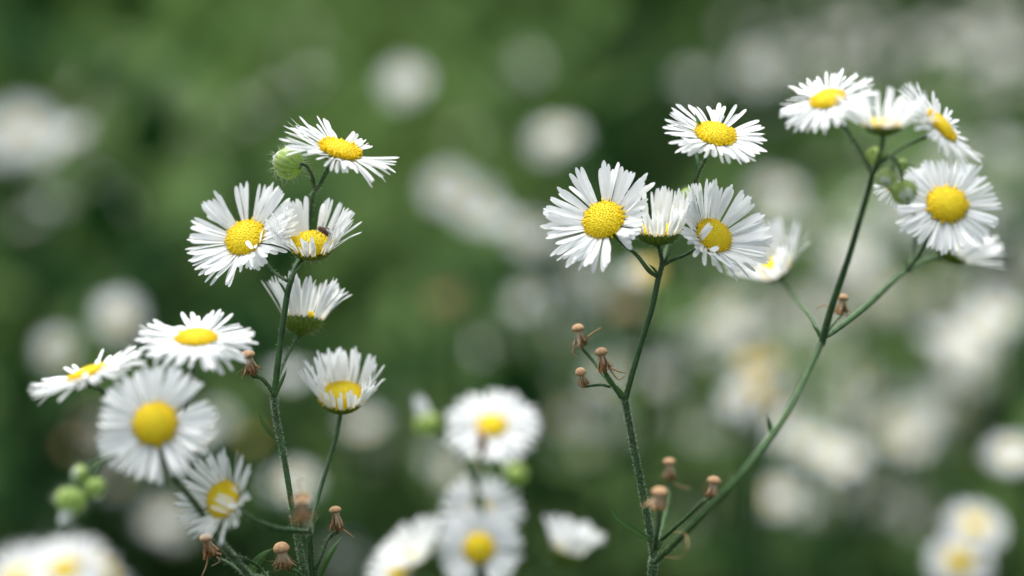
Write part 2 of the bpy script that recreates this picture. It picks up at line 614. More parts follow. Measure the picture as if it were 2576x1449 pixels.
# ---- left sharp plant
L1 = empty('daisy_fleabane', ground_base(800, 5, (0.01, 0.0)), 'sharp tall white fleabane left of centre, a fly on one flower', 'flower', GRP)
b1 = head(L1, 858, 370, -4, (0.28, 0.86, 0.40), 146, 51, 1, n=101, e0=8, curve=-4, gaps=((72, 16), (0, 7)), opened=0.3, wf=.074,
          short=((28, 34, .5), (190, 42, .62)), spec=((18, 48, .42, 0), (26, 50, .40, 0), (48, 42, .4, 0), (56, 40, .38, 0)))
b2 = head(L1, 612, 592, 6, (-0.30, 0.52, 0.79), 150, 52, 2, n=112, e0=20, curve=-2, gaps=((-20, 8), (14, 6), (-58, 4)), opened=0.04, wf=.084,
          short=((155, 30, .62),), spec=((150, 80, .5, 0), (163, -30, .5, -20), (140, 55, .55, 0), (120, 62, .7, 0)))
b3 = head(L1, 783, 606, 4, (0.04, 0.82, 0.56), 138, 54, 3, n=104, e0=42, ef=20, curve=6, gaps=((-2, 9), (158, 8), (203, 8)), opened=0.04, short=((180, 45, .72),), wf=.078)
b4 = head(L1, 764, 792, 10, (0.10, 0.98, -0.16), 150, 48, 4, n=95, e0=64, curve=-4, gaps=((30, 10), (150, 10)), depth=0.80, nh=70, opened=0, wf=.078)
b9 = head(L1, 862, 988, 14, (0.02, 0.80, 0.58), 142, 55, 9, n=104, e0=58, ef=6, curve=8, jit=5, gaps=((172, 5), (192, 5)), nh=20, short=((180, 40, .62),), wf=0.068, opened=0.04)
b8 = head(L1, 556, 1254, -20, (-0.50, 0.32, 0.80), 126, 48, 8, n=76, e0=32, ef=0, curve=8, jit=9, opened=0.04, wf=.07,
          spec=((120, 95, .75, 10), (135, 88, .8, 16), (150, 84, .8, 10), (105, 86, .8, 16)))
bb1 = bud(L1, 727, 411, 0, (-0.78, 0.30, -0.42), 38, 1, white=0.16, nh=220, hl=0.7)
s1 = seedhead(L1, 623, 894, 0, (-0.22, 0.95, 0.15), 23, 56, 1)
s2 = seedhead(L1, 760, 1258, -42, (-0.05, 0.98, 0.15), 26, 60, 2, threads=(((758, 1240), (750, 1218), (762, 1195)),))
s3 = seedhead(L1, 843, 1284, 2, (-0.15, 0.97, 0.1), 19, 56, 3, threads=(((852, 1325), (872, 1338), (890, 1352)),))
s5 = seedhead(L1, 708, 1382, -3, (-0.15, 0.95, 0.2), 25, 52, 5)
base = L1.location
fork = at(812, 1640, 3)
stems(L1, [
    ([base, Vector((base.x - .004, base.y + .004, .25)), at(830, 3600, 5), at(818, 2300, 4), fork, at(768, 1449, 0), at(744, 1330, 0), at(716, 1160, 0), at(694, 1050, 0), at(690, 1000, 0)], (17, 16, 14, 13, 11.5, 10, 9.5, 9.2, 9, 10.2)),
    ([at(689, 1006, 0), at(703, 880, 0), at(722, 745, 0), at(734, 700, 0)], (10.5, 10, 9.5, 9)),
    ([at(732, 708, 0), at(750, 665, 2), b3[0] + b3[1] * 0.0005], (8, 6, 5.5)),
    ([at(728, 705, 3), at(742, 672, 12), at(760, 630, 18), at(780, 545, 16), at(788, 490, 6), at(806, 462, 2), at(826, 425, -1), b1[0] + b1[1] * 0.0005], (6.5, 6.5, 7, 7.5, 7.5, 7, 7, 7)),
    ([at(791, 478, 5), at(786, 445, 3), at(772, 420, -3), at(758, 413, -6), bb1[0]], (6, 6, 5.5, 5, 5)),
    ([at(722, 707, 0), at(690, 685, 2), at(660, 650, 6), b2[0] + b2[1] * 0.0005], (5.5, 5.5, 5.5, 6)),
    ([at(697, 960, 2), at(712, 920, 8), at(734, 875, 10), b4[0] + b4[1] * 0.0005], (6, 6, 6, 6)),
    ([at(690, 995, 0), at(676, 972, 0), at(656, 950, 0), s1[0]], (6.5, 6.5, 6.5, 7)),
    ([fork, at(786, 1449, 1), at(781, 1380, 0), at(781, 1330, 0), at(798, 1255, 6), at(826, 1160, 12), at(848, 1095, 14), b9[0] + b9[1] * 0.0005], (10, 9.5, 9.5, 9, 7.5, 7.5, 7, 7)),
    ([at(782, 1338, -2), at(750, 1336, -12), at(680, 1325, -18), at(620, 1298, -20), b8[0]], (7, 8, 8, 7.5, 6.5)),
    ([at(781, 1336, -2), at(778, 1322, -22), s2[0]], (6, 6, 6)),
    ([at(812, 1590, 2), at(792, 1455, 1), at(808, 1400, 1), at(826, 1355, 2), s3[0]], (6, 6, 6, 6, 6)),
    ([at(800, 1560, 1), at(768, 1470, -2), at(748, 1438, -3), s5[0]], (6, 6, 6, 6)),
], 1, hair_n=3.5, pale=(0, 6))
leaf(L1, [(690, 1000, 0), (700, 975, -2), (714, 945, -3), (722, 925, -3)], 12, 1)
leaf(L1, [(694, 1105, 0), (672, 1083, 0), (658, 1058, 0), (652, 1035, 0)], 12, 2)
leaf(L1, [(796, 1470, 2), (815, 1415, -2), (838, 1378, -4), (860, 1350, -4)], 26, 3, 0.9)
leaf(L1, [(620, 1452, 0), (640, 1420, -2), (663, 1396, -3), (690, 1378, -3)], 24, 4, 0.2)

# ---- lower left plant in front of the focus
L2 = empty('daisy_fleabane', ground_base(690, -8, (0.012, -0.004)), 'soft white fleabane low on the left, four wide flowers and drooping buds', 'flower', GRP)
c5 = head(L2, 494, 842, -18, (0.02, 0.93, 0.35), 146, 49, 15, n=116, e0=-2, curve=-3, nh=20, opened=0.1, wf=.10)
c6 = head(L2, 218, 934, -19, (-0.34, 0.92, 0.15), 146, 49, 16, n=106, e0=6, curve=-5, nh=20, opened=0.3, wf=.10)
c7 = head(L2, 388, 1064, -32, (-0.06, 0.26, 0.96), 147, 56, 17, n=114, e0=4, curve=-4, jit=5, nh=0, opened=0.03, gaps=((62, 5), (165, 4)), wf=0.085)
cb1 = bud(L2, 178, 1258, -44, (-0.28, -0.94, 0.2), 35, 2, white=0.5, nh=110, hl=0.6)
cb2 = bud(L2, 236, 1226, -41, (0.35, -0.9, -0.2), 27, 3, white=0.15, nh=90, hl=0.6)
cb3 = bud(L2, 202, 1192, -41, (-0.75, 0.2, 0.6), 20, 4, white=0.1, nh=70, hl=0.6)
s4 = seedhead(L2, 519, 1354, -4, (-0.2, 0.94, 0.2), 22, 54, 4, threads=(((522, 1395), (520, 1420), (508, 1449)), ((545, 1400), (552, 1412), (532, 1424))))
base = L2.location
fk = at(690, 1560, -8)
stems(L2, [
    ([base, Vector((base.x, base.y, .3)), at(760, 2400, -8), fk, at(622, 1445, -8), at(575, 1390, -12), at(538, 1340, -18), at(490, 1265, -20), at(440, 1205, -26), at(405, 1140, -27), c7[0]], (15, 14, 13, 11, 10.5, 10, 10, 9, 9, 8, 7)),
    ([at(445, 1210, -26), at(458, 1080, -10), at(478, 960, -14), c5[0]], (6, 6, 6.5, 6.5)),
    ([at(425, 1170, -27), at(330, 1060, -10), at(262, 990, -15), c6[0]], (6, 6, 6, 7)),
    ([at(412, 1150, -26), at(350, 1140, -26), at(282, 1148, -34), at(240, 1164, -39), at(205, 1182, -41), at(184, 1215, -44), cb1[0]], (5, 5, 5, 5, 4.5, 4.5, 4.5)),
    ([at(250, 1160, -39), at(240, 1180, -41), cb2[0]], (4.5, 4.5, 4.5)),
    ([at(232, 1168, -40), cb3[0]], (4.5, 4.5)),
    ([at(640, 1466, -7), at(596, 1432, -5), at(566, 1412, -4), s4[0]], (6, 6, 6, 6)),
    ([at(700, 1480, -6), at(655, 1430, -4), at(612, 1404, -8), at(585, 1400, -12)], (5, 5, 5, 6)),
], 2, hair_n=4)

# ---- right forked plant
R1 = empty('daisy_fleabane', ground_base(1640, 4, (-0.006, 0.004)), 'large forked white fleabane on the right with clusters on both arms', 'flower', GRP)
d10 = head(R1, 1516, 548, -4, (-0.30, 0.48, 0.82), 152, 54, 20, n=116, e0=20, curve=-2, gaps=((-10, 7), (-40, 3), (158, 12), (30, 4)), opened=0.04, short=((118, 55, .66),), wf=.092,
           spec=((132, 30, .55, 0), (140, 25, .5, 0)))
d11 = head(R1, 1654, 572, 2, (0.02, 0.96, 0.24), 150, 52, 21, n=104, e0=58, ef=0, curve=6, gaps=((-15, 8), (215, 6), (160, 5)), depth=.6, nh=70, opened=0.04, wf=0.066, short=((180, 50, .8),))
d12 = head(R1, 1800, 588, 0, (0.40, 0.50, 0.77), 146, 49, 22, n=116, e0=30, curve=0, gaps=((22, 4), (52, 4)), opened=0.04,
           short=((-95, 45, .66),), spec=((-108, 80, .62, 10), (-118, 84, .6, 10), (-126, 80, .6, 10)), wf=.09)
d13 = head(R1, 1802, 330, -4, (0.16, 0.80, 0.58), 130, 50, 23, n=85, e0=10, curve=-6, gaps=((-8, 4), (22, 4), (45, 4)), opened=0.1, wf=0.10,
           short=((180, 25, .7),))
d14 = head(R1, 1946, 668, 34, (-0.48, 0.74, 0.42), 142, 46, 24, n=83, e0=48, ef=0, curve=6, gaps=((40, 5), (60, 4)), depth=.6, opened=0)
d15 = head(R1, 2081, 243, -17, (-0.26, 0.80, 0.50), 122, 42, 25, n=101, e0=0, curve=-6, opened=0.1, nh=10, wf=.085)
d16 = head(R1, 2221, 306, -27, (0.0, 0.985, 0.17), 146, 46, 26, n=74, e0=47, curve=-6, gaps=((5, 7), (168, 6), (190, 6), (206, 5), (150, 5)), depth=.55, nh=60, jit=7, opened=0.1, wf=.085)
d18 = head(R1, 2372, 312, -17, (0.66, 0.62, 0.40), 140, 46, 27, n=87, e0=4, curve=-4, opened=0.25, nh=20, wf=.08, short=((80, 35, .6),), spec=((-110, 70, .4, 0),))
d19 = head(R1, 2384, 510, 16, (0.02, 0.42, 0.90), 130, 50, 28, n=92, e0=2, curve=-5, opened=0.06, nh=0, gaps=((50, 3), (-70, 3)), wf=0.08)
d20 = head(R1, 2402, 620, 34, (0.62, 0.72, 0.2), 146, 46, 29, n=86, e0=46, curve=4, depth=.7, nh=30, opened=0, wf=.085)
db1 = bud(R1, 2200, 392, -20, (-0.4, 0.5, 0.75), 22, 11, white=0, nh=24, hl=.4)
db2 = bud(R1, 2230, 448, -24, (-0.2, -0.42, 0.88), 25, 12, white=0.12, nh=70, hl=.4)
db3 = bud(R1, 2275, 482, -20, (0.1, -0.5, 0.86), 31, 13, white=0.16, nh=90, hl=.4)
db5 = bud(R1, 2268, 412, -20, (0.6, -0.5, 0.6), 13, 15, white=0, nh=12, hl=.4)
db4 = bud(R1, 1738, 494, 12, (-0.1, -0.95, 0.1), 26, 14, white=0.1, nh=50, hl=.5)
db6 = head(R1, 2246, 478, 12, (-0.45, -0.72, -0.5), 58, 22, 31, n=36, e0=62, nh=10)
e6 = seedhead(R1, 1454, 828, 8, (-0.2, 0.96, 0.1), 19, 50, 31, pale=.35, threads=(((1478, 848), (1495, 835), (1512, 825)), ((1450, 870), (1440, 885), (1452, 900))))
e7 = seedhead(R1, 1513, 888, 0, (-0.18, 0.97, 0.1), 19, 52, 32, threads=(((1532, 925), (1560, 935), (1580, 938)), ((1535, 930), (1555, 955), (1572, 945))))
e8 = seedhead(R1, 1461, 938, -2, (-0.25, 0.90, 0.35), 17, 40, 33, spread=.6)
e9 = seedhead(R1, 1683, 1162, 28, (-0.08, 0.97, 0.1), 19, 48, 34, pale=.2, threads=(((1695, 1215), (1715, 1225), (1735, 1228)),))
e10 = seedhead(R1, 1659, 1238, -26, (0.0, 0.96, 0.25), 25, 42, 35, pale=.1, spread=1.2)
e11 = seedhead(R1, 1796, 1210, -14, (0.1, 0.96, 0.2), 21, 44, 36, spread=.6)
e12 = seedhead(R1, 2120, 750, 14, (0.12, 0.98, 0.1), 18, 46, 37, threads=(((2125, 790), (2145, 800), (2152, 815)), ((2100, 785), (2075, 768), (2050, 778))))
base = R1.location
stems(R1, [
    ([base, Vector((base.x, base.y, .3)), at(1625, 2600, 4), at(1632, 1650, 2), at(1640, 1449, 0), at(1645, 1395, 0), at(1630, 1310, 0), at(1605, 1180, 0), at(1582, 1060, 0), at(1572, 1005, 0)], (19, 18, 17, 16, 15, 12, 11, 10.5, 10, 10.5)),
    ([at(1572, 1008, 0), at(1585, 960, 0), at(1612, 865, 0), at(1640, 775, 0), at(1655, 705, 0), at(1665, 665, 1), at(1661, 635, 2), d11[0] + d11[1] * .0005], (9.5, 9, 9, 9, 9, 8, 6.5, 6)),
    ([at(1655, 697, 0), at(1632, 680, 0), at(1600, 640, 1), at(1565, 612, 0), d10[0] + d10[1] * .0005], (6, 8, 6, 5.5, 6)),
    ([at(1662, 672, 1), at(1690, 655, 2), at(1730, 638, 4), d12[0] + d12[1] * .0005], (5.5, 5.5, 5.5, 6)),
    ([at(1666, 668, 3), at(1682, 610, 14), at(1712, 540, 18), at(1742, 480, 16), at(1756, 440, 10), at(1768, 412, 3), d13[0] + d13[1] * .0005], (5.5, 5.5, 6, 7, 7, 6, 7)),
    ([at(1752, 450, 11), at(1756, 415, 10), at(1748, 370, 12), at(1750, 320, 14)], (5, 6, 6, 4)),
    ([at(1752, 462, 12), at(1758, 475, 12), db4[0]], (4, 4, 4)),
    ([at(1572, 1010, 0), at(1550, 982, 2), at(1520, 945, 6), at(1490, 905, 8), e6[0]], (8, 7, 6, 6, 6)),
    ([at(1562, 1000, 0), at(1548, 975, 0), e7[0]], (7, 6.5, 6.5)),
    ([at(1536, 974, 0), at(1510, 968, 0), e8[0]], (4.5, 4.5, 4.5)),
    # the right arm
    ([at(1646, 1415, -2), at(1680, 1384, -10), at(1760, 1305, -24), at(1870, 1188, -30), at(1975, 1045, -24), at(2040, 920, -16), at(2066, 862, -12)], (10, 11, 11.5, 11.5, 10.5, 9.5, 11.5)),
    ([at(2066, 868, -12), at(2092, 775, -14), at(2140, 630, -18), at(2178, 500, -20), at(2196, 432, -22)], (12, 11, 9.5, 8.5, 8)),
    ([at(2196, 438, -22), at(2170, 395, -21), at(2130, 330, -18), d15[0] + d15[1] * .0004], (6.5, 6, 6, 6.5)),
    ([at(2196, 436, -22), at(2208, 405, -24), at(2218, 365, -27), d16[0] + d16[1] * .0004], (6, 6, 6.5, 9)),
    ([at(2203, 425, -21), at(2245, 388, -19), at(2290, 362, -17), d18[0] + d18[1] * .0004], (5, 5, 5, 6.5)),
    ([at(2200, 428, -21), at(2224, 398, -22), at(2246, 396, -24), at(2244, 425, -25), db2[0]], (4.5, 4.5, 4.5, 4.5, 4.5)),
    ([at(2236, 394, -22), at(2256, 408, -22), at(2266, 435, -22), db3[0]], (4.5, 4.5, 4.5, 4.5)),
    ([at(2246, 396, -22), db5[0]], (4, 4)),
    ([at(2200, 425, -21), db1[0]], (4.5, 4.5)),
    ([at(2068, 850, -10), at(2100, 832, -2), at(2185, 765, 14), at(2255, 700, 22), at(2298, 672, 26), at(2345, 648, 32), d20[0] + d20[1] * .0004], (8, 10, 11, 10, 8.5, 7.5, 8)),
    ([at(2280, 685, 24), at(2312, 640, 20), at(2340, 590, 16), d19[0] + d19[1] * .0004], (7, 6.5, 6, 6)),
    ([at(2288, 680, 28), at(2300, 620, 30), at(2306, 560, 26), at(2290, 520, 20), db6[0]], (5, 5, 5, 5, 5)),
    ([at(2062, 845, -8), at(2040, 800, 8), at(2000, 750, 26), d14[0] + d14[1] * .0004], (6.5, 6.5, 6.5, 7)),
    ([at(2080, 835, -6), at(2100, 810, 6), e12[0]], (5, 5, 5)),
    ([at(1650, 1370, -2), at(1690, 1335, -8), at(1740, 1290, -12), at(1770, 1262, -14), e11[0]], (7, 7, 6, 6, 6)),
    ([at(1648, 1380, -3), at(1654, 1330, -18), e10[0]], (7, 7, 7)),
    ([at(1652, 1375, 3), at(1668, 1310, 20), at(1684, 1240, 28), e9[0]], (5, 5, 5, 5)),
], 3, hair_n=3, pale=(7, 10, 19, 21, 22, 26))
leaf(R1, [(1640, 1364, 0), (1598, 1338, -2), (1552, 1305, -3), (1532, 1274, -3)], 18, 11, 0.4)
leaf(R1, [(1938, 1095, -26), (1932, 1070, -26), (1928, 1040, -26)], 14, 12)
leaf(R1, [(1572, 1002, 0), (1560, 985, -2), (1548, 972, -2), (1536, 958, -2)], 10, 13)
leaf(R1, [(1772, 352, 2), (1762, 325, -1), (1756, 305, -3), (1748, 284, -4)], 14, 14, name='bract')
leaf(R1, [(2266, 410, -20), (2285, 408, -20), (2302, 416, -21)], 12, 15, name='bract')
for i, (x, y, dx, dy, dd_) in enumerate(((1657, 694, -26, -30, 0), (1668, 668, 20, -34, 2), (2068, 852, -26, -34, -10), (2198, 434, 26, -26, -22), (1648, 1392, 26, -40, -4), (1540, 972, -22, -28, 0), (2290, 690, -16, -34, 26))):
    leaf(R1, [(x, y, dd_), (x + dx * .5, y + dy * .6, dd_ - 1), (x + dx, y + dy, dd_ - 1)], 8, 40 + i, name='bract')
for i, (x, y, dx, dy, dd_) in enumerate(((734, 700, 24, -34, 0), (794, 478, -18, -30, 4), (720, 742, -22, -36, 0), (782, 1334, 22, -38, 0))):
    leaf(L1, [(x, y, dd_), (x + dx * .5, y + dy * .6, dd_ - 1), (x + dx, y + dy, dd_ - 1)], 8, 60 + i, name='bract')
mb = MB()
tube(mb, [p - R1.location for p in spline([at(1690, 1338, -6), at(1722, 1342, -20), at(1730, 1372, -26), at(1712, 1400, -24), at(1672, 1402, -12)], 6)], (1.3 * K, 0.9 * K), 'thread', 6)
mb.build('withered_filament', R1)

# ---- the plant low in the middle, behind the focus
B1 = empty('daisy_fleabane', ground_base(1210, 84), 'blurred white fleabane low in the middle with flowers one above another', 'flower', GRP)
f21 = head(B1, 1238, 1066, 84, (0.02, 0.70, 0.70), 118, 38, 40, n=94, e0=2, nh=0, wf=.11)
f22 = head(B1, 1205, 1378, 74, (-0.02, 0.26, 0.96), 106, 38, 41, n=71, e0=6, nh=0, wf=.12, gaps=((180, 10),))
f23 = head(B1, 1050, 1392, 78, (-0.55, 0.78, 0.25), 118, 40, 42, n=66, e0=48, nh=0, wf=.12)
f23b = head(B1, 1000, 1430, 84, (-0.6, 0.6, 0.5), 90, 34, 49, n=66, e0=30, nh=0, wf=.12)
f24 = head(B1, 1430, 1376, 78, (0.30, 0.94, 0.08), 112, 38, 43, n=84, e0=64, nh=0, wf=.11, opened=0, depth=.9)
f28 = head(B1, 1212, 1285, 88, (0.05, 0.62, 0.75), 104, 30, 44, n=66, e0=12, nh=0, wf=.12)
g1 = bud(B1, 1074, 1066, 88, (-0.3, 0.92, 0.1), 30, 21, white=.75, nh=0)
g2 = bud(B1, 1298, 1190, 101, (0.3, 0.9, 0.1), 24, 22, white=0, nh=0)
h1 = seedhead(B1, 1212, 1092, 66, (-0.1, 0.95, 0.3), 18, 50, 23)
base = B1.location
stems(B1, [
    ([base, Vector((base.x, base.y, .3)), at(1215, 1700, 84), at(1206, 1480, 82), at(1196, 1300, 84), at(1205, 1190, 84), f21[0]], (18, 16, 13, 12, 11, 10, 9)),
    ([at(1204, 1470, 80), at(1203, 1420, 78), f22[0]], (8, 8, 8)),
    ([at(1208, 1560, 82), at(1120, 1470, 80), f23[0]], (8, 8, 8)),
    ([at(1150, 1510, 82), at(1060, 1470, 84), f23b[0]], (7, 7, 7)),
    ([at(1212, 1640, 84), at(1330, 1470, 80), at(1395, 1415, 78), f24[0]], (9, 9, 8, 9)),
    ([at(1200, 1230, 84), at(1150, 1145, 86), at(1105, 1105, 88), g1[0]], (9, 11, 10, 9)),
    ([at(1204, 1320, 86), f28[0]], (7, 7)),
    ([at(1200, 1300, 86), at(1275, 1250, 96), g2[0]], (7, 7, 7)),
    ([at(1205, 1175, 80), h1[0]], (6, 6)),
], 4)

# ---- bottom left and bottom right blurred plants
B2 = empty('daisy_fleabane', ground_base(150, 165), 'very blurred white flowers cut off by the bottom left corner', 'flower', GRP)
k = [head(B2, 160, 1428, 160, (-0.1, 0.75, 0.62), 112, 36, 51, n=66, e0=6, nh=0, wf=.13),
     head(B2, 46, 1456, 170, (-0.2, 0.7, 0.65), 108, 38, 52, n=66, e0=6, nh=0, wf=.13),
     head(B2, 268, 1432, 165, (0.75, 0.62, 0.1), 98, 42, 53, n=59, e0=4, nh=0, wf=.13)]
base = B2.location
stems(B2, [([base, Vector((base.x, base.y, .3)), at(170, 1800, 165), at(165, 1600, 162), k[0][0]], (16, 14, 11, 10, 8)),
           ([at(168, 1680, 162), at(90, 1540, 168), k[1][0]], (8, 8, 8)),
           ([at(166, 1640, 162), at(230, 1520, 165), k[2][0]], (8, 8, 8))], 5)
B3 = empty('daisy_fleabane', ground_base(2440, 215), 'pair of blurred yellow-centred flowers one above the other at bottom right', 'flower', GRP)
k = [head(B3, 2454, 1318, 215, (0.1, 0.72, 0.68), 76, 30, 55, n=66, e0=4, nh=0, wf=.13),
     head(B3, 2415, 1412, 205, (0.05, 0.42, 0.9), 80, 32, 56, n=66, e0=4, nh=0, wf=.13)]
base = B3.location
stems(B3, [([base, Vector((base.x, base.y, .3)), at(2440, 1700, 212), at(2450, 1480, 216), k[0][0]], (16, 14, 11, 9, 8)),
           ([at(2442, 1600, 212), at(2425, 1480, 210), k[1][0]], (8, 8, 8))], 6)

# ---- the fly
def ellipsoid(mb, c, ax, r, key, seg=14, rings=9):
    v = []
    for j in range(rings + 1):
        a = math.pi * (0.02 + 0.96 * j / rings)
        for q in range(seg):
            b = 2 * math.pi * q / seg
            v.append(c + ax[0] * (math.cos(a) * r[0]) + ax[1] * (math.cos(b) * math.sin(a) * r[1]) + ax[2] * (math.sin(b) * math.sin(a) * r[2]))
    f = [(j * seg + q, j * seg + (q + 1) % seg, (j + 1) * seg + (q + 1) % seg, (j + 1) * seg + q) for j in range(rings) for q in range(seg)]
    f += [tuple(reversed(range(seg))), tuple(range(rings * seg, (rings + 1) * seg))]
    mb.add(v, f, key)


fp = at(813, 579, 0)
FLY = empty('fly', fp, 'tiny brown fly resting on the yellow centre of a cupped flower', 'fly')
fx, fy, fz = cdir(-0.75, 0.45, 0.3), cdir(0.35, 0.85, 0.4), None
fy = (fy - fx * fy.dot(fx)).normalized()
fz = fx.cross(fy)
u = K
mb = MB()
ellipsoid(mb, Vector((0, 0, 0)), (fx, fy, fz), (9 * u, 8 * u, 8 * u), 'fly')
ellipsoid(mb, -fx * 13 * u - fy * 2 * u, (fx, fy, fz), (11 * u, 7 * u, 8 * u), 'fly')
ellipsoid(mb, fx * 10 * u - fy * 1 * u, (fx, fy, fz), (5 * u, 6 * u, 7 * u), 'fly')
mb.build('body', FLY)
for sgn in (-1, 1):
    mb = MB()
    o = fy * 6 * u + fz * sgn * 3 * u
    a = -fx * 24 * u + fz * sgn * 8 * u + fy * 1 * u
    sdv = (fz * sgn * 0.9 + fx * 0.2) * 8 * u
    vv = [o, o + a * .4 + sdv, o + a * .8 + sdv * .9, o + a, o + a * .7 - sdv * .3, o + a * .3 - sdv * .2]
    mb.add(vv + [x - fy * .6 * u for x in vv], [(0, 1, 2, 3, 4, 5), (11, 10, 9, 8, 7, 6)] + [(i, (i + 1) % 6, 6 + (i + 1) % 6, 6 + i) for i in range(6)], 'wing')
    mb.build('wing', FLY, smooth=False)
    for q in (-1, 0, 1):
        mb = MB()
        tube(mb, [fx * q * 5 * u - fy * 4 * u + fz * sgn * 5 * u, fx * q * 9 * u - fy * 3 * u + fz * sgn * 12 * u, fx * q * 13 * u - fy * 13 * u + fz * sgn * 15 * u], (1.1 * u, .7 * u), 'fly', 5)
        mb.build('leg', FLY)

# ------------------------------------------------------------------ background plants: shared part meshes, one thing each
M['old'] = mat('old_yellow_disc', (0.80, 0.60, 0.16), 0.7, 0.2, 0.15, 900)
MKEYS.append('old')


def protos():
    out = []
    for i, (e0, R, rd, wf) in enumerate(((4, 130, 37, .13), (10, 125, 36, .13), (48, 130, 38, .13), (-8, 125, 48, .13))):
        rng = random.Random(900 + i)
        p, d_, c = MB(), MB(), MB()
        petals(p, R * K, rd * K, 52, e0=e0, rng=rng, wf=wf)
        disc(d_, rd * K, N=60, rng=rng)
        calyx(c, rd * K, rng, 0)
        out.append((p.mesh('flower_head'), d_.mesh('yellow_disc'), c.mesh('calyx'), rd * K))
    for i, key in enumerate(('old', 'knob')):
        rng = random.Random(77 + i)
        d_, c = MB(), MB()
        disc(d_, 60 * K, N=80, rng=rng, key=key)
        calyx(c, 60 * K, rng, 0, key='calyx' if key == 'old' else 'knob')
        out.append((d_.mesh('flower_head'), None, c.mesh('calyx'), 60 * K))
    return out


PRO = protos()


def blade_leaf_mesh(key='weed'):
    mb = MB()
    n = 8
    v, tv = [], []
    for i in range(n + 1):
        t = i / n
        ww = 0.5 * max(0.03, math.sin(math.pi * (0.06 + 0.94 * t) ** 0.75)) * 0.24
        x, z = t, 0.25 * t - 0.45 * t * t
        v += [Vector((x, -ww, z + ww * .3)), Vector((x, 0, z)), Vector((x, ww, z + ww * .3))]
        tv += [.3, .7, .3]
    f = [(i * 3 + q, i * 3 + q + 1, i * 3 + q + 4, i * 3 + q + 3) for i in range(n) for q in range(2)]
    mb.add(v, f, key, tv)
    return mb.mesh('leaf')


LEAF = blade_leaf_mesh()
AX = dict(f=(0.0, 0.35, 0.94), u=(0.0, 0.85, 0.5), l=(-0.5, 0.7, 0.5), r=(0.5, 0.7, 0.5), s=(0.1, 0.98, 0.15))


def bgplant(d, heads, label, group, seed, nleaf=5):
    """heads: (px, py, facing, variant, scale); d metres from the lens"""
    rng = random.Random(seed)
    dd = (d - D) * 1000
    mx = sum(h[0] for h in heads) / len(heads)
    b = at(mx, 1000, dd)
    root = empty('daisy_fleabane', Vector((b.x + rng.uniform(-.02, .02), b.y + rng.uniform(-.02, .02), 0)), label, 'flower', group)
    ends = []
    for (px, py, fc, var, scl) in heads:
        ax = AX[fc]
        A = cdir(ax[0] + rng.uniform(-.15, .15), ax[1] + rng.uniform(-.1, .1), ax[2])
        pos = at(px, py, dd + rng.uniform(-15, 15))
        me = PRO[var]
        loc = Matrix.Translation(-root.location) @ frame(pos, A) @ Matrix.Rotation(rng.random() * 6.28, 4, 'Z') @ Matrix.Scale(scl, 4)
        h = link('flower_head', me[0], root, loc)
        if me[1]: link('yellow_disc', me[1], h)
        link('calyx', me[2], h)
        ends.append(pos - A * me[3] * scl * .7 - root.location)
    zmin = min(e.z for e in ends)
    fork = Vector((sum(e.x for e in ends) / len(ends) * .8, sum(e.y for e in ends) / len(ends) * .8, max(0.1, zmin - 0.05)))
    mb = MB()
    tube(mb, spline([Vector((0, 0, 0)), Vector((rng.uniform(-.01, .01), 0, fork.z * .5)), fork, fork.lerp(ends[0], .5) + Vector((0, 0, .004)), ends[0]], 4), (.0014, .0012, .0009, .0006, .0006), 'stem', 6)
    for e in ends[1:]:
        tube(mb, spline([fork, fork.lerp(e, .5) - Vector((0, 0, .004)), e], 4), (.0007, .0005), 'stem', 6)
    mb.build('stem', root)
    for i in range(nleaf):
        z = fork.z * rng.uniform(.25, .98)
        q = i * 2.4 + rng.random()
        l = rng.uniform(.03, .07)
        link('leaf', LEAF, root, Matrix.Translation(Vector((0, 0, z)).lerp(Vector((fork.x, fork.y, z)), z / fork.z)) @ Matrix.Rotation(q, 4, 'Z') @ Matrix.Rotation(-rng.uniform(.1, .7), 4, 'Y') @ Matrix.Scale(l, 4))
    return root


